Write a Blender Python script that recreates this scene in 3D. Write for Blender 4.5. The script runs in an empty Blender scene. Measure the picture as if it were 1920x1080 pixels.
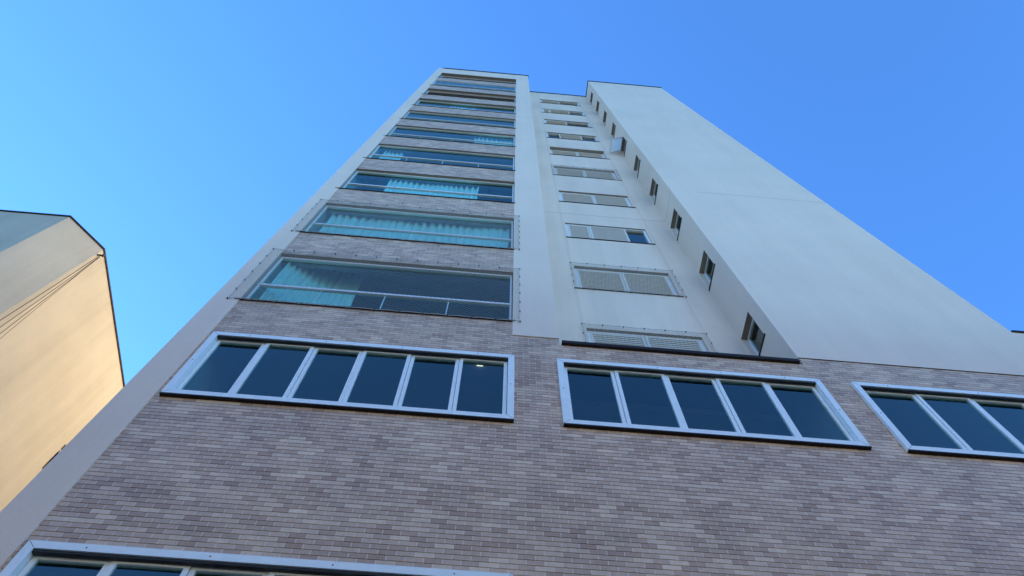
import bpy, math, random
from mathutils import Vector, Matrix
random.seed(7)
S = bpy.context.scene
COL = S.collection
EYE = 1.6                                   # camera height over the pavement; heights below are given from the eye

# ---------------------------------------------------------------- camera
cam_d = bpy.data.cameras.new('camera')
cam = bpy.data.objects.new('camera', cam_d); COL.objects.link(cam)
right = Vector((0.99633894, -0.08520306, 0.00701118))
up = Vector((-0.08119806, -0.91745797, 0.38945828))
fwd = Vector((0.02675057, 0.38860174, 0.92101742))
m = Matrix((right, up, -fwd)).transposed().to_4x4()
m.translation = Vector((0, -4.198, EYE))
cam.matrix_world = m
cam_d.sensor_width = 36.0
cam_d.lens = 1330 / 1920 * 36
cam_d.clip_start = 0.05; cam_d.clip_end = 3000
S.camera = cam

# ---------------------------------------------------------------- sky, sun, exposure
SUN_AZ, SUN_EL = math.radians(-52), math.radians(32)     # azimuth from +Y towards +X
sun_dir = Vector((math.sin(SUN_AZ)*math.cos(SUN_EL), math.cos(SUN_AZ)*math.cos(SUN_EL), math.sin(SUN_EL)))
W = bpy.data.worlds.new('World'); S.world = W; W.use_nodes = True
nt = W.node_tree; nt.nodes.clear()
sky = nt.nodes.new('ShaderNodeTexSky'); sky.sky_type = 'NISHITA'; sky.sun_disc = False
sky.sun_elevation = SUN_EL; sky.sun_rotation = SUN_AZ
sky.altitude = 600; sky.air_density = 1.0; sky.dust_density = 0.12; sky.ozone_density = 4.0
bg = nt.nodes.new('ShaderNodeBackground'); bg.inputs[1].default_value = 0.15
wo = nt.nodes.new('ShaderNodeOutputWorld')
wb = nt.nodes.new('ShaderNodeMix'); wb.data_type = 'RGBA'; wb.blend_type = 'MULTIPLY'; wb.inputs[0].default_value = 1   # camera white balance
wb.inputs[7].default_value = (.43, .775, 1.09, 1)
nt.links.new(sky.outputs[0], wb.inputs[6]); nt.links.new(wb.outputs[2], bg.inputs[0]); nt.links.new(bg.outputs[0], wo.inputs[0])
sl = bpy.data.lights.new('sun', 'SUN'); sl.energy = 5.0; sl.angle = math.radians(0.53); sl.color = (1.0, 0.87, 0.60)
sun = bpy.data.objects.new('sun', sl); COL.objects.link(sun)
sun.rotation_euler = sun_dir.to_track_quat('Z', 'Y').to_euler(); sun.location = (-20, 30, 60)
S.view_settings.view_transform = 'Standard'; S.view_settings.look = 'None'
S.view_settings.exposure = 1.58; S.view_settings.gamma = 1.0

# ---------------------------------------------------------------- materials
def new_mat(name):
    mt = bpy.data.materials.new(name); mt.use_nodes = True
    n = mt.node_tree.nodes; n.clear()
    out = n.new('ShaderNodeOutputMaterial')
    return mt, mt.node_tree, n, out
def lk(t, a, b): t.links.new(a, b)
def noise(t, n, scale, detail=4, rough=.6, vec=None):
    x = n.new('ShaderNodeTexNoise'); x.inputs['Scale'].default_value = scale
    x.inputs['Detail'].default_value = detail; x.inputs['Roughness'].default_value = rough
    if vec: lk(t, vec, x.inputs['Vector'])
    return x.outputs[0]
def ramp(t, n, fac, p0, c0, p1, c1):
    r = n.new('ShaderNodeValToRGB'); e = r.color_ramp.elements
    e[0].position = p0; e[0].color = (*c0, 1); e[1].position = p1; e[1].color = (*c1, 1)
    lk(t, fac, r.inputs[0]); return r.outputs[0]
def mixc(t, n, fac, a, b, mode='MIX'):
    x = n.new('ShaderNodeMix'); x.data_type = 'RGBA'; x.blend_type = mode
    for s, v in ((x.inputs[0], fac), (x.inputs[6], a), (x.inputs[7], b)):
        if isinstance(v, (int, float)): s.default_value = v
        elif isinstance(v, tuple): s.default_value = (*v, 1)
        else: lk(t, v, s)
    return x.outputs[2]
def pos(n): return n.new('ShaderNodeNewGeometry').outputs['Position']
def scaled(t, n, vec, s):
    x = n.new('ShaderNodeVectorMath'); x.operation = 'MULTIPLY'; x.inputs[1].default_value = s
    lk(t, vec, x.inputs[0]); return x.outputs[0]
def bsdf(t, n, out, col, rough=.6, metal=0., spec=.5, bump=None, bstr=.2, bdist=.01):
    b = n.new('ShaderNodeBsdfPrincipled')
    if isinstance(col, tuple): b.inputs['Base Color'].default_value = (*col, 1)
    else: lk(t, col, b.inputs['Base Color'])
    if isinstance(rough, (int, float)): b.inputs['Roughness'].default_value = rough
    else: lk(t, rough, b.inputs['Roughness'])
    b.inputs['Metallic'].default_value = metal
    b.inputs['Specular IOR Level'].default_value = spec
    if bump is not None:
        bp = n.new('ShaderNodeBump'); bp.inputs['Strength'].default_value = bstr; bp.inputs['Distance'].default_value = bdist
        lk(t, bump, bp.inputs['Height']); lk(t, bp.outputs[0], b.inputs['Normal'])
    lk(t, b.outputs[0], out.inputs[0]); return b
def stucco(name, col, streak=.05, blotch=.06, marks=None):
    mt, t, n, out = new_mat(name); p = pos(n)
    k1 = noise(t, n, .45, 5, .6, p)
    k2 = noise(t, n, 1.0, 5, .65, scaled(t, n, p, (2.2, 2.2, .16)))
    k3 = noise(t, n, 55, 3, .7, p)
    run = None
    if marks:
        sp = n.new('ShaderNodeSeparateXYZ'); lk(t, p, sp.inputs[0])
        wob = noise(t, n, 1.0, 3, .6, scaled(t, n, p, (1, 1, 1.3)))
        tot = None
        for xm, wd in marks:
            a = n.new('ShaderNodeMath'); a.operation = 'MULTIPLY_ADD'; lk(t, wob, a.inputs[0]); a.inputs[1].default_value = .05; lk(t, sp.outputs[0], a.inputs[2])
            b = n.new('ShaderNodeMath'); b.operation = 'SUBTRACT'; lk(t, a.outputs[0], b.inputs[0]); b.inputs[1].default_value = xm+.025
            q = n.new('ShaderNodeMath'); q.operation = 'ABSOLUTE'; lk(t, b.outputs[0], q.inputs[0])
            c0 = ramp(t, n, q.outputs[0], .004, (.91, .905, .89), wd, (1, 1, 1))
            tot = c0 if tot is None else mixc(t, n, 1.0, tot, c0, 'MULTIPLY')
        run = tot
    d = lambda f: tuple(c*f for c in col)
    c = ramp(t, n, k1, .3, d(1-blotch), .7, d(1.0+blotch*.3))
    s = ramp(t, n, k2, .35, (1-streak,)*3, .62, (1, 1, 1))
    c = mixc(t, n, 1.0, c, s, 'MULTIPLY')
    if run is not None: c = mixc(t, n, 1.0, c, run, 'MULTIPLY')
    g = ramp(t, n, k3, .3, (.95, .95, .95), .7, (1.02, 1.02, 1.02))
    c = mixc(t, n, 1.0, c, g, 'MULTIPLY')
    bsdf(t, n, out, c, .85, spec=.25, bump=k3, bstr=.25, bdist=.004)
    return mt
def flat(name, col, rough=.5, metal=0., var=.08, scale=6, spec=.5):
    mt, t, n, out = new_mat(name)
    k = noise(t, n, scale, 4, .6, pos(n))
    c = ramp(t, n, k, .3, tuple(c*(1-var) for c in col), .7, tuple(min(1, c*(1+var)) for c in col))
    bsdf(t, n, out, c, rough, metal, spec)
    return mt
TILE, COURSE, JOINT = 0.148, 0.0565, 0.0085
BRICK_Z0 = EYE - 1.6
def brick():
    mt, t, n, out = new_mat('glazed_brick_tile'); p = pos(n)
    sp = n.new('ShaderNodeSeparateXYZ'); lk(t, p, sp.inputs[0])
    cb = n.new('ShaderNodeCombineXYZ'); lk(t, sp.outputs[0], cb.inputs[0]); lk(t, sp.outputs[2], cb.inputs[1])
    b = n.new('ShaderNodeTexBrick'); lk(t, cb.outputs[0], b.inputs['Vector'])
    b.offset = .5; b.offset_frequency = 2; b.squash = 1.0
    b.inputs['Scale'].default_value = 1.0
    b.inputs['Brick Width'].default_value = TILE; b.inputs['Row Height'].default_value = COURSE
    b.inputs['Mortar Size'].default_value = .0032; b.inputs['Mortar Smooth'].default_value = .2
    b.inputs['Bias'].default_value = 0.0
    b.inputs['Color1'].default_value = (0, 0, 0, 1); b.inputs['Color2'].default_value = (1, 1, 1, 1)
    b.inputs['Mortar'].default_value = (.5, .5, .5, 1)
    sep = n.new('ShaderNodeSeparateColor'); lk(t, b.outputs['Color'], sep.inputs[0])
    r = n.new('ShaderNodeValToRGB'); lk(t, sep.outputs[0], r.inputs[0]); e = r.color_ramp.elements
    e[0].position = 0; e[0].color = (.50, .32, .205, 1)
    e[1].position = 1; e[1].color = (.84, .62, .42, 1)
    for q, c in ((.2, (.59, .395, .262)), (.5, (.655, .45, .30)), (.8, (.72, .51, .34))):
        x = e.new(q); x.color = (*c, 1)
    big = noise(t, n, 1.5, 4, .65, p)  # broad random tone, its pale patches painted in for reflected sheen
    c = mixc(t, n, 1.0, r.outputs[0], ramp(t, n, big, .32, (.84, .83, .84), .68, (1.13, 1.13, 1.13)), 'MULTIPLY')
    fine = noise(t, n, 26, 4, .7, p)
    c = mixc(t, n, 1.0, c, ramp(t, n, fine, .25, (.84, .84, .84), .75, (1.1, 1.1, 1.1)), 'MULTIPLY')
    c = mixc(t, n, b.outputs['Fac'], c, (.78, .68, .58))
    rg = ramp(t, n, fine, .3, (.36,)*3, .7, (.55,)*3)
    inv = n.new('ShaderNodeMath'); inv.operation = 'SUBTRACT'; inv.inputs[0].default_value = 1; lk(t, b.outputs['Fac'], inv.inputs[1])
    bsdf(t, n, out, c, rg, spec=.45, bump=inv.outputs[0], bstr=.35, bdist=.004)
    return mt
def glass(name, tint, f0=.06, amt=1.0, gl=(1, 1, 1)):
    mt, t, n, out = new_mat(name)
    ge = n.new('ShaderNodeNewGeometry')
    def mth(op, a, b_=None):
        x = n.new('ShaderNodeMath'); x.operation = op
        for k, v in enumerate((a, b_)):
            if v is None: continue
            if isinstance(v, (int, float)): x.inputs[k].default_value = v
            else: lk(t, v, x.inputs[k])
        return x.outputs[0]
    dt = n.new('ShaderNodeVectorMath'); dt.operation = 'DOT_PRODUCT'; lk(t, ge.outputs['Normal'], dt.inputs[0]); lk(t, ge.outputs['Incoming'], dt.inputs[1])
    fr_ = mth('ADD', mth('MULTIPLY', mth('POWER', mth('SUBTRACT', 1.0, mth('ABSOLUTE', dt.outputs['Value'])), 5.0), 1-f0), f0)
    fr_ = mth('MULTIPLY', fr_, amt)   # Schlick, same from both sides
    k = noise(t, n, .9, 2, .5, pos(n))
    bp = n.new('ShaderNodeBump'); bp.inputs['Strength'].default_value = .05; bp.inputs['Distance'].default_value = .02
    lk(t, k, bp.inputs['Height'])
    tr = n.new('ShaderNodeBsdfTransparent'); tr.inputs[0].default_value = (*tint, 1)
    g = n.new('ShaderNodeBsdfGlossy'); g.inputs['Roughness'].default_value = .0; g.inputs[0].default_value = (*gl, 1)
    lk(t, bp.outputs[0], g.inputs['Normal'])
    mx = n.new('ShaderNodeMixShader'); lk(t, fr_, mx.inputs[0]); lk(t, tr.outputs[0], mx.inputs[1]); lk(t, g.outputs[0], mx.inputs[2])
    lk(t, mx.outputs[0], out.inputs[0]); return mt
def cloth(name, ca, cb, tl):
    mt, t, n, out = new_mat(name)
    k = noise(t, n, 60, 3, .6, pos(n))
    c = ramp(t, n, k, .3, ca, .7, cb)
    a = n.new('ShaderNodeBsdfDiffuse'); lk(t, c, a.inputs[0])
    b = n.new('ShaderNodeBsdfTranslucent'); lk(t, c, b.inputs[0])
    mx = n.new('ShaderNodeMixShader'); mx.inputs[0].default_value = tl
    lk(t, a.outputs[0], mx.inputs[1]); lk(t, b.outputs[0], mx.inputs[2]); lk(t, mx.outputs[0], out.inputs[0]); return mt
def emit(name, col, s):
    mt, t, n, out = new_mat(name); e = n.new('ShaderNodeEmission')
    e.inputs[0].default_value = (*col, 1); e.inputs[1].default_value = s; lk(t, e.outputs[0], out.inputs[0]); return mt
def asphalt(name, a, b):
    mt, t, n, out = new_mat(name); p = pos(n)
    k = noise(t, n, 40, 5, .7, p); k2 = noise(t, n, .3, 4, .6, p)
    c = mixc(t, n, 1.0, ramp(t, n, k, .3, a, .7, b), ramp(t, n, k2, .3, (.8,)*3, .7, (1.1,)*3), 'MULTIPLY')
    bsdf(t, n, out, c, .9, bump=k, bstr=.4); return mt

M = dict(
    white=stucco('white_stucco', (.90, .72, .555)),
    recess=stucco('recess_stucco', (.90, .725, .565), .08, .10, ((1.51, .05), (3.55, .05))),
    grey=stucco('neighbour_stucco', (.52, .475, .355), .12, .14),
    brick=brick(),
    granite=flat('dark_granite', (.030, .022, .020), .7, 0, .3, 40, .2),
    alu=flat('anodised_aluminium', (.88, .93, .88), .35, .0, .04, 12),
    alu_dark=flat('dark_trim_and_shade', (.02, .02, .02), .6),  # near-black for trim and dark openings, also painted shade under window heads
    frame=flat('white_window_frame', (.80, .80, .79), .4, 0, .03),
    shutter=flat('shutter_slat', (.74, .68, .56), .5, 0, .04),
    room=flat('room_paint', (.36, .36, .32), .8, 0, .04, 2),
    soffit=flat('shaded_soffit', (.27, .23, .18), .8, 0, .08, 2),  # white paint darkened to brown, shade of the undersides put into the colour
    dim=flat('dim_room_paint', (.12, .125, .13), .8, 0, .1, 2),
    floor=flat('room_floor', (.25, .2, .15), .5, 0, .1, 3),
    teal=glass('green_tinted_glass', (.56, .93, .91), .045, .85, (.72, 1, .93)),
    pane=glass('clear_dark_glass', (.60, .80, .74), .105, 1.0, (.85, 1, .95)),
    frosted=cloth('frosted_glass', (.86, .90, .88), (.92, .95, .93), .6),
    net=flat('nylon_net', (.50, .50, .48), .6, 0, .05),
    hook=flat('steel_hook', (.03, .03, .03), .5, .5),
    cloth=cloth('curtain_cloth', (.88, .88, .84), (.93, .93, .89), .25),
    joint=flat('joint_sealant', (.48, .42, .36), .8),
    dark_block=stucco('dark_brown_render', (.10, .085, .075)),
    block=stucco('beige_render', (.43, .43, .39)),
    cable=flat('black_cable', (.03, .025, .025), .6),
    asphalt=asphalt('asphalt', (.04, .04, .042), (.065, .064, .062)),
    paving=asphalt('concrete_paving', (.085, .083, .08), (.13, .127, .12)),
    earth=asphalt('ground_soil', (.055, .05, .04), (.08, .075, .055)),
    lamp=emit('downlight_glow', (1, .9, .7), .5),
    shade=flat('lamp_shade_cloth', (.85, .84, .70), .8),
)

# ---------------------------------------------------------------- mesh helpers
ORG = {}
class MB:
    """collects vertices and faces in world metres (heights from the eye level, shifted on build)"""
    def __init__(s): s.v = []; s.f = []; s.mi = []; s.cur = 0
    def quad(s, *p):
        i = len(s.v); s.v += [tuple(q) for q in p]; s.f.append(tuple(range(i, i+len(p)))); s.mi.append(s.cur)
    def box(s, x0, x1, y0, y1, z0, z1):
        i = len(s.v)
        s.v += [(x0,y0,z0),(x1,y0,z0),(x1,y1,z0),(x0,y1,z0),(x0,y0,z1),(x1,y0,z1),(x1,y1,z1),(x0,y1,z1)]
        for f in ((0,3,2,1),(4,5,6,7),(0,1,5,4),(1,2,6,5),(2,3,7,6),(3,0,4,7)):
            s.f.append(tuple(i+k for k in f)); s.mi.append(s.cur)
    def tube(s, pts, r, n=6):
        rings = []
        for k, p in enumerate(pts):
            p = Vector(p); a = Vector(pts[max(0, k-1)]); b = Vector(pts[min(len(pts)-1, k+1)])
            d = (b-a).normalized(); u = d.cross(Vector((.13, 1, .21))).normalized(); w = d.cross(u)
            i = len(s.v)
            s.v += [tuple(p + r*(math.cos(2*math.pi*q/n)*u + math.sin(2*math.pi*q/n)*w)) for q in range(n)]
            rings.append(i)
        for a, b in zip(rings, rings[1:]):
            for q in range(n):
                s.f.append((a+q, a+(q+1) % n, b+(q+1) % n, b+q)); s.mi.append(s.cur)
        for a, rev in ((rings[0], True), (rings[-1], False)):
            f = tuple(a+q for q in range(n)); s.f.append(f[::-1] if rev else f); s.mi.append(s.cur)
    def sheet(s, holes, u0, u1, w0, w1, put, depth=0., head_mat=0, usplit=(), wsplit=()):
        """a wall sheet in a plane with rectangular openings and their reveals; put(u, w, d) gives the point"""
        us = sorted({u0, u1, *[h[0] for h in holes], *[h[1] for h in holes], *usplit}); us = [u for u in us if u0 <= u <= u1]
        ws = sorted({w0, w1, *[h[2] for h in holes], *[h[3] for h in holes], *wsplit}); ws = [w for w in ws if w0 <= w <= w1]
        for a, b in zip(us, us[1:]):
            for c, d in zip(ws, ws[1:]):
                mx, mz = (a+b)/2, (c+d)/2
                if any(h[0] < mx < h[1] and h[2] < mz < h[3] for h in holes): continue
                s.quad(put(a,c,0), put(b,c,0), put(b,d,0), put(a,d,0))
        if depth:
            for a, b, c, d in holes:
                s.quad(put(a,c,0), put(a,d,0), put(a,d,depth), put(a,c,depth))
                s.quad(put(b,d,0), put(b,c,0), put(b,c,depth), put(b,d,depth))
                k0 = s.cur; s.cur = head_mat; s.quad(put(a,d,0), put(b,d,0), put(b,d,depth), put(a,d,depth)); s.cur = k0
                s.quad(put(b,c,0), put(a,c,0), put(a,c,depth), put(b,c,depth))
    def build(s, name, mats, parent=None, smooth=False, bevel=0.):
        xs, ys, zs = zip(*s.v)
        o3 = Vector(((min(xs)+max(xs))/2, (min(ys)+max(ys))/2, min(zs)+EYE))
        me = bpy.data.meshes.new(name)
        me.from_pydata([(x-o3.x, y-o3.y, z+EYE-o3.z) for x, y, z in s.v], [], s.f)
        for k in (mats if isinstance(mats, (list, tuple)) else [mats]): me.materials.append(M[k])
        me.polygons.foreach_set('material_index', s.mi)
        if smooth: me.polygons.foreach_set('use_smooth', [True]*len(me.polygons))
        me.update()
        o = bpy.data.objects.new(name, me); COL.objects.link(o)
        ORG[o] = o3
        if parent is not None:
            o.parent = parent; o.location = o3 - ORG[parent]
        else: o.location = o3
        if bevel:
            b = o.modifiers.new('bevel', 'BEVEL'); b.width = bevel; b.segments = 2; b.limit_method = 'ANGLE'
        return o
def tag(o, label=None, cat=None, group=None, kind=None):
    if label: o['label'] = label
    if cat: o['category'] = cat
    if group: o['group'] = group
    if kind: o['kind'] = kind
    return o
def thing(name, loc, label, cat, group=None):
    o = bpy.data.objects.new(name, None); COL.objects.link(o); o.location = loc; ORG[o] = Vector(loc)
    return tag(o, label, cat, group)
def front(y): return lambda u, w, d: (u, y+d, w)

# ---------------------------------------------------------------- setting: ground, road, pavement
g = MB(); g.quad((-600,-600,-1.75), (600,-600,-1.75), (600,600,-1.75), (-600,600,-1.75))
tag(g.build('ground', 'earth'), kind='structure')
g = MB(); g.quad((-300,-15,-1.74), (300,-15,-1.74), (300,-6.2,-1.74), (-300,-6.2,-1.74))
tag(g.build('road', 'asphalt'), kind='structure')
g = MB(); g.box(-300, 300, -6.2, 30, -1.745, -1.6)
tag(g.build('pavement', 'paving'), kind='structure')

# ---------------------------------------------------------------- the tower
XL, XB, XR, XP, XT, XE = -3.77, -3.41, 0.305, 0.92, 4.11, 7.96   # left edge, brick, brick end, pilaster, shaft, right edge
YR = 0.79                                                         # back of the recess
TOP, POD, BASE = 38.62, 8.35, -1.6
DEPTH = 14.0
B = thing('apartment_building', (2, 0, 0), 'tall white apartment tower with glazed balconies above a brick clad base', 'building')
sill = [8.80 + 2.893*i for i in range(10)]
head = [s + 1.80 for s in sill]; head[9] = sill[9] + 1.90
HB = 0.22                                                         # thickness of the front beams

# white walls: left strip, pilaster, recess, shaft front and side, top band, hidden sides
rw_bot = [9.22, 12.08, 14.98, 17.85, 20.70, 23.53, 26.40, 29.33, 32.20, 35.10]
rw_top = [10.41, 13.235, 16.04, 18.96, 21.86, 24.79, 27.54, 30.48, 33.30, 36.26]
RX0, RX1 = 1.57, 3.48
sw_bot = [9.54 + 2.915*i for i in range(10)]
SH = .84; SY0, SY1 = .255, .76
w = MB(); P = -.012
w.box(XL, XB, P, .5, BASE, TOP)                                    # left strip, a hair proud of the brick
w.quad((XL,.5,BASE), (XL,DEPTH,BASE), (XL,DEPTH,TOP), (XL,.5,TOP))
w.build('corner_pilaster', 'white', B)
w = MB(); w.box(XR, XP, P, YR, POD, TOP); w.build('pilaster', 'white', B)
w = MB(); w.box(XB, XR, P+.004, .21, head[9]+.006, TOP); w.build('parapet_band', 'white', B)
w = MB(); holes = [(RX0, RX1, a, b) for a, b in zip(rw_bot, rw_top)]
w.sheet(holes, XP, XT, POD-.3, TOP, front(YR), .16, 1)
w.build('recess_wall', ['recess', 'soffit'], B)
w = MB(); w.quad((XT,P,POD), (XE,P,POD), (XE,P,TOP), (XT,P,TOP))
w.quad((XE,P,POD), (XE,DEPTH,POD), (XE,DEPTH,TOP), (XE,P,TOP))
side = lambda u, ww, d: (XT + d, u, ww)
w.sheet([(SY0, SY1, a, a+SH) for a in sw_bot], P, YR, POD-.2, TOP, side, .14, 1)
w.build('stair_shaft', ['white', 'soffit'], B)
w = MB(); w.quad((XL,DEPTH,BASE), (12.5,DEPTH,BASE), (12.5,DEPTH,9.78), (XL,DEPTH,9.78))
w.quad((XL,DEPTH,9.78), (XE,DEPTH,9.78), (XE,DEPTH,TOP), (XL,DEPTH,TOP))
w.quad((12.5,0,BASE), (12.5,DEPTH,BASE), (12.5,DEPTH,9.78), (12.5,0,9.78))
w.build('rear_wall', 'white', B)
w = MB(); w.quad((XE+.001,P+.001,POD), (12.5,P+.001,POD), (12.5,P+.001,9.78), (XE+.001,P+.001,9.78))
w.quad((XE,.3,9.6), (12.5,.3,9.6), (12.5,DEPTH,9.6), (XE,DEPTH,9.6))
w.build('side_wing_wall', 'white', B)
w = MB(); w.box(XE+.02, 12.53, P-.02, .35, 9.78, 9.825); w.build('wing_coping', 'granite', B)
w = MB(); w.quad((XL,.5,TOP-.5), (XP,.5,TOP-.5), (XP,DEPTH,TOP-.5), (XL,DEPTH,TOP-.5))
w.quad((XP,YR,TOP-.5), (XT,YR,TOP-.5), (XT,DEPTH,TOP-.5), (XP,DEPTH,TOP-.5))
w.quad((XT,0,TOP-.5), (XE,0,TOP-.5), (XE,DEPTH,TOP-.5), (XT,DEPTH,TOP-.5)); w.build('roof', 'paving', B)
w = MB(); w.box(-2.8, 3.6, 1.4, 10, TOP-.5, TOP+4.6); w.build('roof_sun_blocker', 'white', B)  # unseen box added to keep sun off the top of the shaft side
c = MB(); t0, t1, o = TOP, TOP+.07, .035
c.box(XL-.01+.25, XP+o, P-o, .2, t0, t1); c.box(XL-.01, XL+.24, .2, DEPTH, t0, t1)
c.box(XP-.2, XP+o, .2, YR-o, t0, t1); c.box(XP-.2, XT-o, YR-o, YR+.2, t0, t1)
c.box(XT-o, XT+.2, P-o, YR+.2, t0, t1); c.box(XT+.2, XE+o, P-o, .2, t0, t1); c.box(XE-.2, XE+o, .2, DEPTH, t0, t1)
c.build('roof_coping', 'granite', B)
j = MB()
j.box(4.75, XE-.02, P-.002, .0, 16.86, 16.874); j.build('expansion_joint', 'joint', B)
j = MB(); j.box(XP+.1, XT, YR-.002, YR+.01, 16.80, 16.814); j.build('expansion_joint', 'joint', B)
j = MB(); j.box(XT-.002, XT+.01, P+.05, YR-.01, 16.80, 16.814); j.build('expansion_joint', 'joint', B)
j = MB(); j.box(XR, XP, P-.002, .0, 25.55, 25.565); j.build('expansion_joint', 'joint', B)

# brick: every course is a real course, the bed joints are real grooves
def courses(mb, x0, x1, z0, z1, holes=(), y=0.):
    k0 = math.floor((z0-BASE)/COURSE); k1 = math.ceil((z1-BASE)/COURSE)
    for k in range(k0, k1):
        a, b = BASE+k*COURSE, BASE+(k+1)*COURSE
        for lo, hi, yy in ((a+JOINT/2, b-JOINT/2, y), (b-JOINT/2, b+JOINT/2, y+.007)):
            lo, hi = max(lo, z0), min(hi, z1)
            if hi - lo < 1e-5: continue
            segs = [(x0, x1)]; zz = (lo+hi)/2
            for h in holes:
                if h[2] < zz < h[3]:
                    segs = [q for s in segs for q in (((s[0], min(s[1], h[0])), (max(s[0], h[1]), s[1]))) if q[1]-q[0] > 1e-4]
            for s0, s1 in segs:
                mb.quad((s0,yy,lo), (s1,yy,lo), (s1,yy,hi), (s0,yy,hi))
                if yy == y:
                    mb.quad((s0,yy+.007,lo), (s1,yy+.007,lo), (s1,yy,lo), (s0,yy,lo))
                    mb.quad((s0,yy,hi), (s1,yy,hi), (s1,yy+.007,hi), (s0,yy+.007,hi))
WX = [(-3.35, .332, 6), (.858, 4.15, 5), (4.556, 8.9, 6)]
WZ = [(2.78, 4.19), (6.33, 7.745)]
hol = [(x0+.03, x1-.03, z0+.03, z1-.03) for x0, x1, _ in WX for z0, z1 in WZ]
hol.append((-2.2, .0, -1.6, 1.0)); hol.append((1.6, 3.6, -1.6, 1.0)); hol.append((5.4, 8.2, -1.6, 1.0))
b = MB()
courses(b, XB, 12.5, BASE, 8.18, hol)
courses(b, XB, XP, 8.18, POD); courses(b, XT, 12.5, 8.18, POD); courses(b, XB, XR, POD, sill[0]-.04)
b.build('brick_cladding', 'brick', B)
l = MB(); l.box(XP+.03, XT-.03, -.04, YR, 8.185, 8.255); l.build('recess_ledge', 'granite', B, bevel=.004)
w = MB(); w.quad((XP,0,8.17), (XT,0,8.17), (XT,YR,8.17), (XP,YR,8.17)); w.build('recess_floor', 'paving', B)
# garage doors of the ground floor, out of frame
for x0, x1, y0, y1 in ((-2.2, .0, -1.6, 1.0), (1.6, 3.6, -1.6, 1.0), (5.4, 8.2, -1.6, 1.0)):
    q = MB()
    for k in range(13): q.box(x0, x1, .08, .11, y0+.2*k+.004, y0+.2*k+.196)
    q.box(x0, x1, .115, .13, y0, y1)
    q.build('garage_door', 'alu', B)

# ---------------------------------------------------------------- strip windows of the base
def frame4(mb, x0, x1, z0, z1, y0, y1, t, tb=None):
    """mitred frame: four bars with 45 degree ends"""
    tb = tb or t
    o = [(x0,z0),(x1,z0),(x1,z1),(x0,z1)]; i_ = [(x0+t,z0+tb),(x1-t,z0+tb),(x1-t,z1-t),(x0+t,z1-t)]
    for k in range(4):
        a, b2, c2, d = o[k], o[(k+1)%4], i_[(k+1)%4], i_[k]
        f = [(p[0], y0, p[1]) for p in (a,b2,c2,d)]; r = [(p[0], y1, p[1]) for p in (a,b2,c2,d)]
        mb.quad(*f); mb.quad(*r[::-1])
        for q in ((0,1),(2,3)): mb.quad(f[q[1]], f[q[0]], r[q[0]], r[q[1]])
def strip_window(x0, x1, npan, z0, z1):
    f = MB(); frame4(f, x0, x1, z0, z1, -.04, .10, .075)
    f.cur = 1
    for (xx, zz) in [(x0+.45+k*(x1-x0-.9)/3, z1-.04) for k in range(4)] + [(x0+.04, (z0+z1)/2), (x1-.04, (z0+z1)/2)]:
        f.box(xx-.005, xx+.005, -.0425, -.039, zz-.005, zz+.005)
    for zz, xx, sg in ((z0, x0, 1), (z0, x1, -1), (z1, x0, 1), (z1, x1, -1)):   # mitre lines
        dz = .075 if zz == z0 else -.075
        f.quad((xx, -.0412, zz), (xx+sg*.004, -.0412, zz), (xx+sg*.075, -.0412, zz+dz*.955), (xx+sg*.071, -.0412, zz+dz*.955))
    fr = f.build('strip_window', ['alu', 'alu_dark'], B)
    X0, X1, Z0, Z1 = x0+.078, x1-.078, z0+.078, z1-.078
    pw = (X1-X0)/npan; yb = .012
    for k in range(npan):
        s = MB(); a, c2 = X0+k*pw+.003, X0+(k+1)*pw-.003
        yo = yb + (.0 if k % 2 else .012)
        frame4(s, a, c2, Z0, Z1, yo, yo+.035, .042, .05)
        s.build('sash', 'alu', fr)
        gmb = MB(); gmb.quad((a+.04,yo+.018,Z0+.045), (c2-.04,yo+.018,Z0+.045), (c2-.04,yo+.018,Z1-.04), (a+.04,yo+.018,Z1-.04))
        gmb.build('pane', 'pane', fr)
    tr = MB(); tr.box(x0+.076, x1-.076, -.028, yb-.002, z1-.100, z1-.076); tr.build('head_shade_strip', 'alu_dark', fr)  # dark strip under the frame head, its underside shade given as colour
    tr = MB(); tr.box(x0, x1, -.042, .0, z0-.022, z0-.001); tr.build('foot_shade_strip', 'granite', fr)  # dark strip added below the frame, standing in for its shaded underside
    r = MB(); e0, e1 = x0-.02, x1+.02
    r.quad((e0,.1,z0), (e0,3.2,z0), (e0,3.2,z1+.5), (e0,.1,z1+.5)); r.quad((e1,.1,z0), (e1,3.2,z0), (e1,3.2,z1+.5), (e1,.1,z1+.5))
    r.quad((e0,3.2,z0-.9), (e1,3.2,z0-.9), (e1,3.2,z1+.5), (e0,3.2,z1+.5))
    r.quad((e0,.1,z1+.5), (e1,.1,z1+.5), (e1,3.2,z1+.5), (e0,3.2,z1+.5))
    r.quad((e0,.1,z1-.02), (e1,.1,z1-.02), (e1,.1,z1+.5), (e0,.1,z1+.5))
    r.cur = 1; r.quad((e0,.1,z0+.02), (e1,.1,z0+.02), (e1,3.2,z0+.02), (e0,3.2,z0+.02))
    r.build('room_interior', ['room', 'floor'], fr)
for (z0, z1) in WZ:
    for x0, x1, n_ in WX: strip_window(x0, x1, n_, z0, z1)
cl = MB(); cl.box(-.13, -.05, .35, .42, 8.21, 8.238)
tag(cl.build('ceiling_light', 'lamp'), 'small lit ceiling light seen through the right pane of the left strip window', 'ceiling light')

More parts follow.
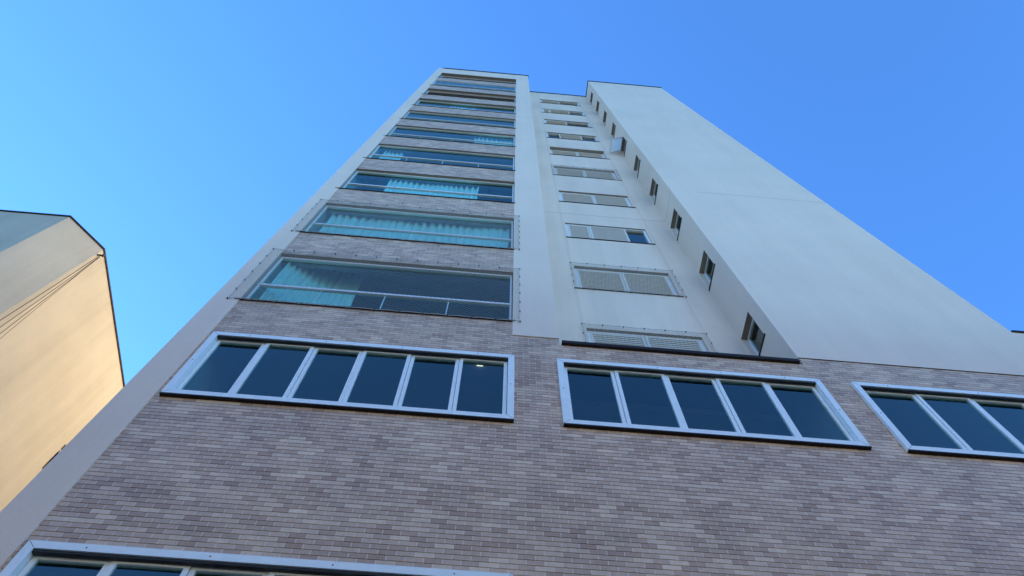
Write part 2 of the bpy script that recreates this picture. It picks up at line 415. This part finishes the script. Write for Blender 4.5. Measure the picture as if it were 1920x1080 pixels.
# ---------------------------------------------------------------- balconies
GY = [.075, .075, .08, .065, .07, .07, .10, .12, .03, .16]         # how far each glazing stands behind the sill
OPEN = {7, 9}                                                       # its panels are folded away
for i in range(10):
    s, h, gy = sill[i], head[i], GY[i]
    # brick spandrel between this opening and the next
    room = MB(); r0, r1, yb, zc = XB+.002, XR-.002, 1.75, (h+.03 if i in OPEN else s+2.52)
    room.quad((r0,.0,s), (r0,yb,s), (r0,yb,zc), (r0,.0,zc)); room.quad((r1,0,s), (r1,yb,s), (r1,yb,zc), (r1,0,zc))
    room.quad((r0,HB,zc), (r1,HB,zc), (r1,yb,zc), (r0,yb,zc))
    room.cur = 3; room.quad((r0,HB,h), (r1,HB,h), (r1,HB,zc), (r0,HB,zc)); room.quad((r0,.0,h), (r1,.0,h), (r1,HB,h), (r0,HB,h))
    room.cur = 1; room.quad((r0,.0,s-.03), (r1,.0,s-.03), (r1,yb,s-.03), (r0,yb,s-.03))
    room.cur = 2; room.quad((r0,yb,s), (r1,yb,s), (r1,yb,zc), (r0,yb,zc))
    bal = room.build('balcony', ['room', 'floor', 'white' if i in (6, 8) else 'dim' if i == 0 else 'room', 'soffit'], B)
    d = MB()                                                     # sliding doors at the back of the balcony
    for k in range(4):
        a = r0+.35+k*.75; frame4(d, a, a+.74, s, s+2.15, yb-.06, yb-.02, .05)
    d.build('door_frame', 'frame', bal)
    sl_ = MB(); sl_.box(XB-.07, XR+.03, -.018, .20, s-.04, s); sl_.build('sill', 'granite', bal, bevel=.004)
    if i < 9:
        sp = MB(); courses(sp, XB, XR, h, sill[i+1]-.04); sp.build('brick_spandrel', 'brick', bal)
    fr = MB(); a0, a1 = XB+.012, XR-.012
    fr.box(a0, a1, gy-.02, gy+.03, h-.05, h-.004)                # head track
    fr.box(a0, a1, gy-.02, gy+.025, s+.65, s+.70)               # hand rail and bottom track
    for x in (a0, a1-.03): fr.box(x, x+.03, gy-.015, gy+.02, s+.002, h-.05)
    for k in range(1, 4):
        x = a0+(a1-a0)*k/4; fr.box(x-.008, x+.008, gy+.006, gy+.02, s+.002, s+.65)
    fr.build('railing', 'frame', bal)
    for k in range(4):
        x = a0+(a1-a0)*k/4; x2 = a0+(a1-a0)*(k+1)/4
        q = MB(); q.quad((x+.004,gy,s+.01), (x2-.004,gy,s+.01), (x2-.004,gy,s+.645), (x+.004,gy,s+.645)); q.build('railing_glass', 'teal', bal)
    if i not in OPEN:
        for k in range(7):
            x = a0+.03+(a1-a0-.06)*k/7; x2 = a0+.03+(a1-a0-.06)*(k+1)/7
            q = MB(); q.quad((x+.004,gy,s+.705), (x2-.004,gy,s+.705), (x2-.004,gy,h-.052), (x+.004,gy,h-.052)); q.build('glass_panel', 'teal', bal)

# ---------------------------------------------------------------- curtains and other things seen behind the balcony glass
def curtain(path, z0, z1, label, amp=.035, pleat=.11):
    pts = []; tot = 0
    fine = []
    for (ax, ay), (bx, by) in zip(path, path[1:]):
        n_ = max(2, int(math.hypot(bx-ax, by-ay)/.014))
        for k in range(n_):
            q = k/n_; fine.append((ax+(bx-ax)*q, ay+(by-ay)*q, (by-ay), -(bx-ax)))
    mb = MB(); L = 0; prev = None; ph = 0
    cols = []
    for x, y, nx, ny in fine:
        if prev: L += math.hypot(x-prev[0], y-prev[1])
        prev = (x, y); ln = math.hypot(nx, ny)
        a = amp*.75*math.sin(2*math.pi*L/pleat + .9*math.sin(L*5.1)) * (.8+.35*math.sin(L*3.3+1))
        cols.append((x+nx/ln*a, y+ny/ln*a))
    rows = [z0+(z1-z0)*k/6 for k in range(7)]
    for k, z in enumerate(rows):
        for q, (x, y) in enumerate(cols): mb.v.append((x+.012*math.sin(z*3+q*.05), y+.008*math.sin(z*2.1+q*.09), z))
    n_ = len(cols)
    for k in range(6):
        for q in range(n_-1): mb.f.append((k*n_+q, k*n_+q+1, (k+1)*n_+q+1, (k+1)*n_+q)); mb.mi.append(0)
    return tag(mb.build('curtain', 'cloth', smooth=True), label, 'curtain', 'curtains behind the balcony glass')
def arc(x0, y0, x1, y1, bulge, n=10):
    return [(x0+(x1-x0)*k/n, y0+(y1-y0)*k/n + bulge*math.sin(math.pi*k/n)) for k in range(n+1)]
s = sill
curtain(arc(-3.30, .15, -2.15, .52, .10), s[0]+.02, s[0]+2.35, 'white curtain bunched at the left end of the lowest balcony', .04, .10)
curtain(arc(-3.30, .24, .24, .24, .03), s[1]+.02, s[1]+2.4, 'long pleated curtain across the full second lowest balcony, behind its net', .04, .15)
curtain(arc(-2.62, .22, -.5, .22, .02), s[2]+.02, s[2]+2.3, 'white wavy curtain in the middle of the third balcony up, above the netted ones', .04, .12)
curtain(arc(-3.25, .20, -2.72, .22, .03), s[3]+.02, s[3]+2.3, 'short bright curtain at the left end of the fourth balcony up', .035, .11)
curtain(arc(-.95, .21, .25, .21, .01), s[4]+.02, s[4]+2.3, 'pale pleated curtain at the right end of the fifth balcony up', .035, .13)
curtain(arc(-2.2, .22, -1.2, .22, .01), s[6]+.02, s[6]+2.3, 'pale cream curtain in the middle of the seventh balcony up, fourth from the top', .03, .14)
lp = thing('table_lamp', (-3.2, .36, s[1]+EYE), 'small white shaded lamp at the left corner of the second lowest balcony', 'lamp')
q = MB(); q.tube([(-3.2,.36,s[1]), (-3.2,.36,s[1]+.02)], .09, 16); q.tube([(-3.2,.36,s[1]+.02), (-3.2,.36,s[1]+.42)], .012, 8); q.build('lamp_base', 'frame', lp)
q = MB()
for k in range(20):
    a0, a1 = 2*math.pi*k/20, 2*math.pi*(k+1)/20
    q.quad(*[(-3.2+r*math.cos(a), .36+r*math.sin(a), s[1]+z) for r, a, z in ((.13,a0,.38), (.13,a1,.38), (.07,a1,.62), (.07,a0,.62))])
q.build('lamp_shade', 'shade', lp, smooth=True)

# ---------------------------------------------------------------- recess windows
def slats(mb, x0, x1, z0, z1, y, pitch, tilt=.012):
    n_ = max(2, round((z1-z0)/pitch)); p = (z1-z0)/n_
    for k in range(n_):
        a = z0+k*p
        # a closed louvre blade: leans outwards at its foot
        mb.quad((x0,y-tilt,a+.002), (x1,y-tilt,a+.002), (x1,y,a+p*.93), (x0,y,a+p*.93))
        mb.quad((x0,y-tilt,a+.002), (x0,y+.006,a+.002), (x1,y+.006,a+.002), (x1,y-tilt,a+.002))
LAY = [  # (from, to, what) in parts of the width
    [(0,.5,'L'), (.5,1,'L')], [(0,.5,'L'), (.5,1,'L')],
    [(0,.28,'S'), (.28,.76,'S'), (.76,1,'G')],
    [(0,.49,'S'), (.49,1,'S')], [(0,.49,'S'), (.49,1,'S')], [(0,.5,'S'), (.5,1,'S')],
    [(0,.23,'G'), (.23,.71,'S'), (.71,1,'G')], [(0,.5,'S'), (.5,1,'G')],
    [(0,.16,'S'), (.16,.66,'S'), (.66,1,'G')], [(0,.5,'S'), (.5,1,'G')]]
INS = [.05, .06, .03, .05, .06, .11, .04, .04, .025, .04]
for i in range(10):
    z0, z1 = rw_bot[i], rw_top[i]; y = YR+INS[i]
    f = MB(); frame4(f, RX0+.003, RX1-.003, z0+.003, z1-.003, y, y+.06, .05)
    fr = f.build('bedroom_window', 'frame', B)
    A0, A1 = RX0+.055, RX1-.055
    for a, c2, kind in LAY[i]:
        p0, p1 = A0+(A1-A0)*a, A0+(A1-A0)*c2
        if kind == 'G':
            q = MB(); q.quad((p0,y+.045,z0+.05), (p1,y+.045,z0+.05), (p1,y+.045,z1-.05), (p0,y+.045,z1-.05)); q.build('pane', 'pane', fr)
        else:
            q = MB(); yy = y-.012 if a > .1 else y+.004
            frame4(q, p0+.001, p1-.001, z0+.053, z1-.053, yy, yy+.022, .045)
            slats(q, p0+.046, p1-.046, z0+.1, z1-.1, yy+.014,   .064 if kind == 'L' else .042, .016 if kind == 'L' else .006)
            q.build('shutter', ['shutter'], fr)
    q = MB(); q.box(RX0-.05, RX1+.05, YR-.018, y, z0-.028, z0); q.build('sill', 'granite', fr)
    r = MB(); yb = YR+2.2
    r.quad((RX0,y+.07,z0-.3), (RX1,y+.07,z0-.3), (RX1,yb,z0-.3), (RX0,yb,z0-.3)); r.quad((RX0,y+.07,z1+.3), (RX1,y+.07,z1+.3), (RX1,yb,z1+.3), (RX0,yb,z1+.3))
    r.quad((RX0,yb,z0-.3), (RX1,yb,z0-.3), (RX1,yb,z1+.3), (RX0,yb,z1+.3))
    for x in (RX0, RX1): r.quad((x,y+.07,z0-.3), (x,yb,z0-.3), (x,yb,z1+.3), (x,y+.07,z1+.3))
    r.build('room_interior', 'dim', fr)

# ---------------------------------------------------------------- small windows in the side of the shaft
for i in range(10):
    z0, z1 = sw_bot[i], sw_bot[i]+SH; x = XT+.10
    f = MB()
    for a, b2, c2, d in ((SY0, SY1, z0+.002, z0+.045), (SY0, SY1, z1-.045, z1-.002), (SY0, SY0+.045, z0+.045, z1-.045), (SY1-.045, SY1, z0+.045, z1-.045)):
        f.box(x, x+.04, a+.001, b2-.001, c2, d)
    fr = f.build('bathroom_window', 'frame', B)
    q = MB(); q.box(XT-.015, x, SY0-.03, SY1+.02, z0-.03, z0); q.build('sill', 'granite', fr)
    if i == 5:
        ang = math.radians(38); hz = z1-.03; hx = XT-.005; L = .78
        def fp(y, r, t): return (hx - r*math.sin(ang) - t*math.cos(ang), y, hz - r*math.cos(ang) + t*math.sin(ang))
        sx = MB()
        def bar(ya, yb2, ra, rb):
            p = [fp(yy, rr, tt) for tt in (0, .03) for yy, rr in ((ya,ra),(yb2,ra),(yb2,rb),(ya,rb))]
            for k in ((0,1,2,3),(7,6,5,4),(0,4,5,1),(1,5,6,2),(2,6,7,3),(3,7,4,0)): sx.quad(*[p[z] for z in k])
        bar(SY0, SY1, 0, .04); bar(SY0, SY1, L-.04, L); bar(SY0, SY0+.04, .04, L-.04); bar(SY1-.04, SY1, .04, L-.04)
        sash = sx.build('open_sash', 'frame', fr)
        q = MB(); q.quad(fp(SY0+.04,.04,.015), fp(SY1-.04,.04,.015), fp(SY1-.04,L-.04,.015), fp(SY0+.04,L-.04,.015))
        q.build('frosted_pane', 'frosted', fr)
    else:
        q = MB(); q.quad((x+.02,SY0+.045,z0+.045), (x+.02,SY1-.045,z0+.045), (x+.02,SY1-.045,z1-.045), (x+.02,SY0+.045,z1-.045)); q.build('pane', 'pane', fr)
    r = MB(); xb = x+1.2
    r.quad((xb,SY0-.2,z0), (xb,SY1+.3,z0), (xb,SY1+.3,z1+.3), (xb,SY0-.2,z1+.3)); r.quad((x+.05,SY0,z1+.01), (x+.05,SY1,z1+.01), (xb,SY1+.3,z1+.3), (xb,SY0-.2,z1+.3))
    r.quad((x+.05,SY0,z0), (x+.05,SY1,z0), (xb,SY1+.3,z0), (xb,SY0-.2,z0)); r.quad((x+.05,SY0,z0), (xb,SY0-.2,z0), (xb,SY0-.2,z1+.3), (x+.05,SY0,z1)); r.quad((x+.05,SY1,z0), (xb,SY1+.3,z0), (xb,SY1+.3,z1+.3), (x+.05,SY1,z1))
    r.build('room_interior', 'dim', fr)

# ---------------------------------------------------------------- safety nets
def safety_net(x0, x1, z0, z1, y, cell, label, r=.0016):
    rnd = random.Random(int(z0*100))
    t = thing('safety_net', ((x0+x1)/2, y, z0+EYE), label, 'safety net', 'safety nets over the windows and balconies')
    mb = MB(); W_, H_ = x1-x0, z1-z0; st = cell*math.sqrt(2)
    for sg in (1, -1):
        k = -H_
        while k < W_:
            a, b2 = max(k, 0.), min(k+H_, W_)
            if b2 - a > .01:
                pts = []
                for q in range(5):
                    u = a+(b2-a)*q/4; v = u-k
                    pts.append((x0+u if sg > 0 else x1-u, y+.006*math.sin(u*7)+rnd.uniform(-.003, .003), z0+min(max(v, 0), H_)))
                mb.tube(pts, r, 3)
            k += st
    mb.build('mesh', 'net', t)
    rp = MB()
    ring = []
    for (ax, az), (bx, bz) in (((x0,z0),(x1,z0)), ((x1,z0),(x1,z1)), ((x1,z1),(x0,z1)), ((x0,z1),(x0,z0))):
        n_ = max(2, round(math.hypot(bx-ax, bz-az)/.32))
        for k in range(n_):
            q = k/n_; px, pz = ax+(bx-ax)*q, az+(bz-az)*q
            ring.append((px, y, pz)); q2 = (k+.5)/n_
            sag = .018
            cx, cz = (x0+x1)/2, (z0+z1)/2
            mx, mz = ax+(bx-ax)*q2, az+(bz-az)*q2
            if az == bz: mz += sag if mz < cz else -sag
            else: mx += sag if mx < cx else -sag
            ring.append((mx, y, mz))
            hk = MB(); hk.box(px-.008, px+.008, y-.006, y+.018, pz-.008, pz+.008); hk.build('hook', 'hook', t)
    rp.tube(ring+[ring[0]], .0045, 5); rp.build('border_rope', 'net', t)
safety_net(XB-.15, XR+.10, sill[0]-.06, head[0]+.10, -.032, .050, 'white safety net over the lowest balcony, pinned around its opening')
safety_net(XB-.13, XR+.10, sill[1]-.06, head[1]+.10, -.032, .050, 'white safety net over the second lowest balcony with the long curtain')
safety_net(RX0-.07, RX1+.09, rw_bot[0]-.06, rw_top[0]+.09, YR-.032, .050, 'safety net over the bottom shuttered window, partly hidden by the dark ledge')
safety_net(RX0-.07, RX1+.09, rw_bot[1]-.06, rw_top[1]+.09, YR-.032, .050, 'safety net over the fully visible louvred window, one above the ledge')
safety_net(RX0-.07, RX1+.07, rw_bot[4]-.05, rw_top[4]+.07, YR-.018, .055, 'thin safety net over the closed two shutter window, fifth from the ledge')

# ---------------------------------------------------------------- the neighbouring building
NX, NZ = -8.83, 15.0
N = thing('neighbour_building', (-16, 8, 0), 'lower beige building with a chamfered corner and plain sunlit side wall', 'building')
wy = (5.56, 6.5, 11.78, 12.6)
n = MB()
n.quad((-26,1.296,BASE), (-9.468,1.296,BASE), (-9.468,1.296,NZ), (-26,1.296,NZ))
n.quad((-9.468,1.296,BASE), (NX,2.008,BASE), (NX,2.008,NZ), (-9.468,1.296,NZ))
n.sheet([wy], 2.008, 24, BASE, NZ, lambda u, ww, d: (NX-d, u, ww), .18)
n.quad((NX,24,BASE), (-26,24,BASE), (-26,24,NZ), (NX,24,NZ)); n.quad((-26,24,BASE), (-26,1.296,BASE), (-26,1.296,NZ), (-26,24,NZ))
n.quad((-26,1.296,NZ-.05), (-9.468,1.296,NZ-.05), (NX,2.008,NZ-.05), (NX,24,NZ-.05), (-26,24,NZ-.05))
n.build('wall', 'grey', N)
c = MB()
def cop(a, b2, na, nb, tk=.05):
    p = [(a[0]+na[0]*.025, a[1]+na[1]*.025), (b2[0]+nb[0]*.025, b2[1]+nb[1]*.025), (b2[0]-nb[0]*.2, b2[1]-nb[1]*.2), (a[0]-na[0]*.2, a[1]-na[1]*.2)]
    lo = [(x, y, NZ) for x, y in p]; hi = [(x, y, NZ+tk) for x, y in p]
    c.quad(*lo[::-1]); c.quad(*hi)
    for k in range(4): c.quad(lo[k], lo[(k+1)%4], hi[(k+1)%4], hi[k])
n1, n2, n3 = (0,-1), (.751,-.660), (1,0)
m12, m23 = (.41,-1.0), (1.0,-.36)
cop((-26,1.296), (-9.468,1.296), n1, m12); cop((-9.468,1.296), (NX,2.008), m12, m23); cop((NX,2.008), (NX,24), m23, n3)
c.build('roof_coping', 'granite', N)
f = MB()
for a, b2, c2, d in ((wy[0], wy[1], wy[2], wy[2]+.05), (wy[0], wy[1], wy[3]-.05, wy[3]), (wy[0], wy[0]+.05, wy[2]+.05, wy[3]-.05), (wy[1]-.05, wy[1], wy[2]+.05, wy[3]-.05)):
    f.box(NX-.16, NX-.12, a, b2, c2, d)
fr = f.build('window', 'frame', N)
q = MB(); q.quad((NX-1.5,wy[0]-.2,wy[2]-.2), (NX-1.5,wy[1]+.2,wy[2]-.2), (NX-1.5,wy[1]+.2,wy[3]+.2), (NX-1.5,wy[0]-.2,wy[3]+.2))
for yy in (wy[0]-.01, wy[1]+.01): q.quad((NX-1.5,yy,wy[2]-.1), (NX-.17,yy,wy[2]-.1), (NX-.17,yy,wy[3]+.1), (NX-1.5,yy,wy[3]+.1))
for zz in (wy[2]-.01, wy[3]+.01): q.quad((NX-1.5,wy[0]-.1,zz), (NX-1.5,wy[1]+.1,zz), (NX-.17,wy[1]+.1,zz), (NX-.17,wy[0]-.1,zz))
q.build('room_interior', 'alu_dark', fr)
q = MB(); a, b2 = wy[0]+.06, wy[0]+.5                                # sash tilted open into the room
q.quad((NX-.15,a,wy[2]+.06), (NX-.15,b2,wy[2]+.06), (NX-.33,b2,wy[3]-.12), (NX-.33,a,wy[3]-.12)); q.build('pane', 'alu_dark', fr)
q = MB(); q.box(NX-.02, NX+.16, 2.03, 2.06, NZ-.26, NZ-.23); q.box(NX+.12, NX+.15, 2.02, 2.07, NZ-.29, NZ-.20); q.build('cable_bracket', 'cable', N)
ends = [(2.00, 11.35, 'thin dark cable nearest the corner, running from the roof bracket down the sunlit wall'),
        (2.13, 11.32, 'second dark cable from the corner, on the sunlit side wall'),
        (2.25, 11.28, 'third dark cable from the corner, on the sunlit side wall'),
        (2.33, 11.25, 'faint outermost cable, farthest from the corner on the sunlit wall')]
for k, (ye, ze, lab) in enumerate(ends):
    y0 = 2.0; z0 = NZ-.40; x0 = NX+.13; pts = []
    for q in range(25):
        u = q/24*3.2
        pts.append((x0 + .01*k, y0+(ye-y0)*u + .02*math.sin(u*2.2+k), z0+(ze-z0)*u))
    mb = MB(); mb.tube(pts, (.007, .006, .006, .004)[k], 6)
    tag(mb.build('cable', 'cable', smooth=True), lab, 'cable', 'cables on the neighbouring wall')

# ---------------------------------------------------------------- blocks across the street, behind the camera: they screen the low sky
def street_block(x0, x1, zt, mat, label):
    O = thing('street_block', ((x0+x1)/2, -20, 0), label, 'building')
    nf = int((zt+.6)/3.2)
    oh = [(x0+1.6+4*k, x0+3.4+4*k, .6+3.2*f, 2.1+3.2*f) for k in range(int((x1-x0-2)/4)) for f in range(nf)]
    n = MB(); n.sheet(oh, x0, x1, BASE, zt, lambda u, ww, d: (u, -15.5-d, ww), .15)
    n.quad((x0,-15.5,BASE), (x0,-26,BASE), (x0,-26,zt), (x0,-15.5,zt)); n.quad((x1,-15.5,BASE), (x1,-26,BASE), (x1,-26,zt), (x1,-15.5,zt))
    n.quad((x0,-15.5,zt), (x1,-15.5,zt), (x1,-26,zt), (x0,-26,zt)); n.quad((x0,-26,BASE), (x1,-26,BASE), (x1,-26,zt), (x0,-26,zt))
    n.build('wall', mat, O)
    for a, b2, c2, d in oh:
        f = MB(); f.quad((a,-15.65,c2), (b2,-15.65,c2), (b2,-15.65,d), (a,-15.65,d)); f.cur = 1
        for x in (a, (a+b2)/2-.03, b2-.06): f.box(x, x+.06, -15.645, -15.6, c2, d)
        f.build('window', ['alu_dark', 'alu'], O)
    c = MB(); c.box(x0-.1, x1+.1, -15.75, -15.4, zt, zt+.12); c.build('roof_coping', 'granite', O)
street_block(-1, 50, 10.0, 'block', 'long low beige block across the street, behind the viewer')
street_block(-44, -3, 13.5, 'dark_block', 'dark brown block across the street, behind the viewer and left of the beige one')
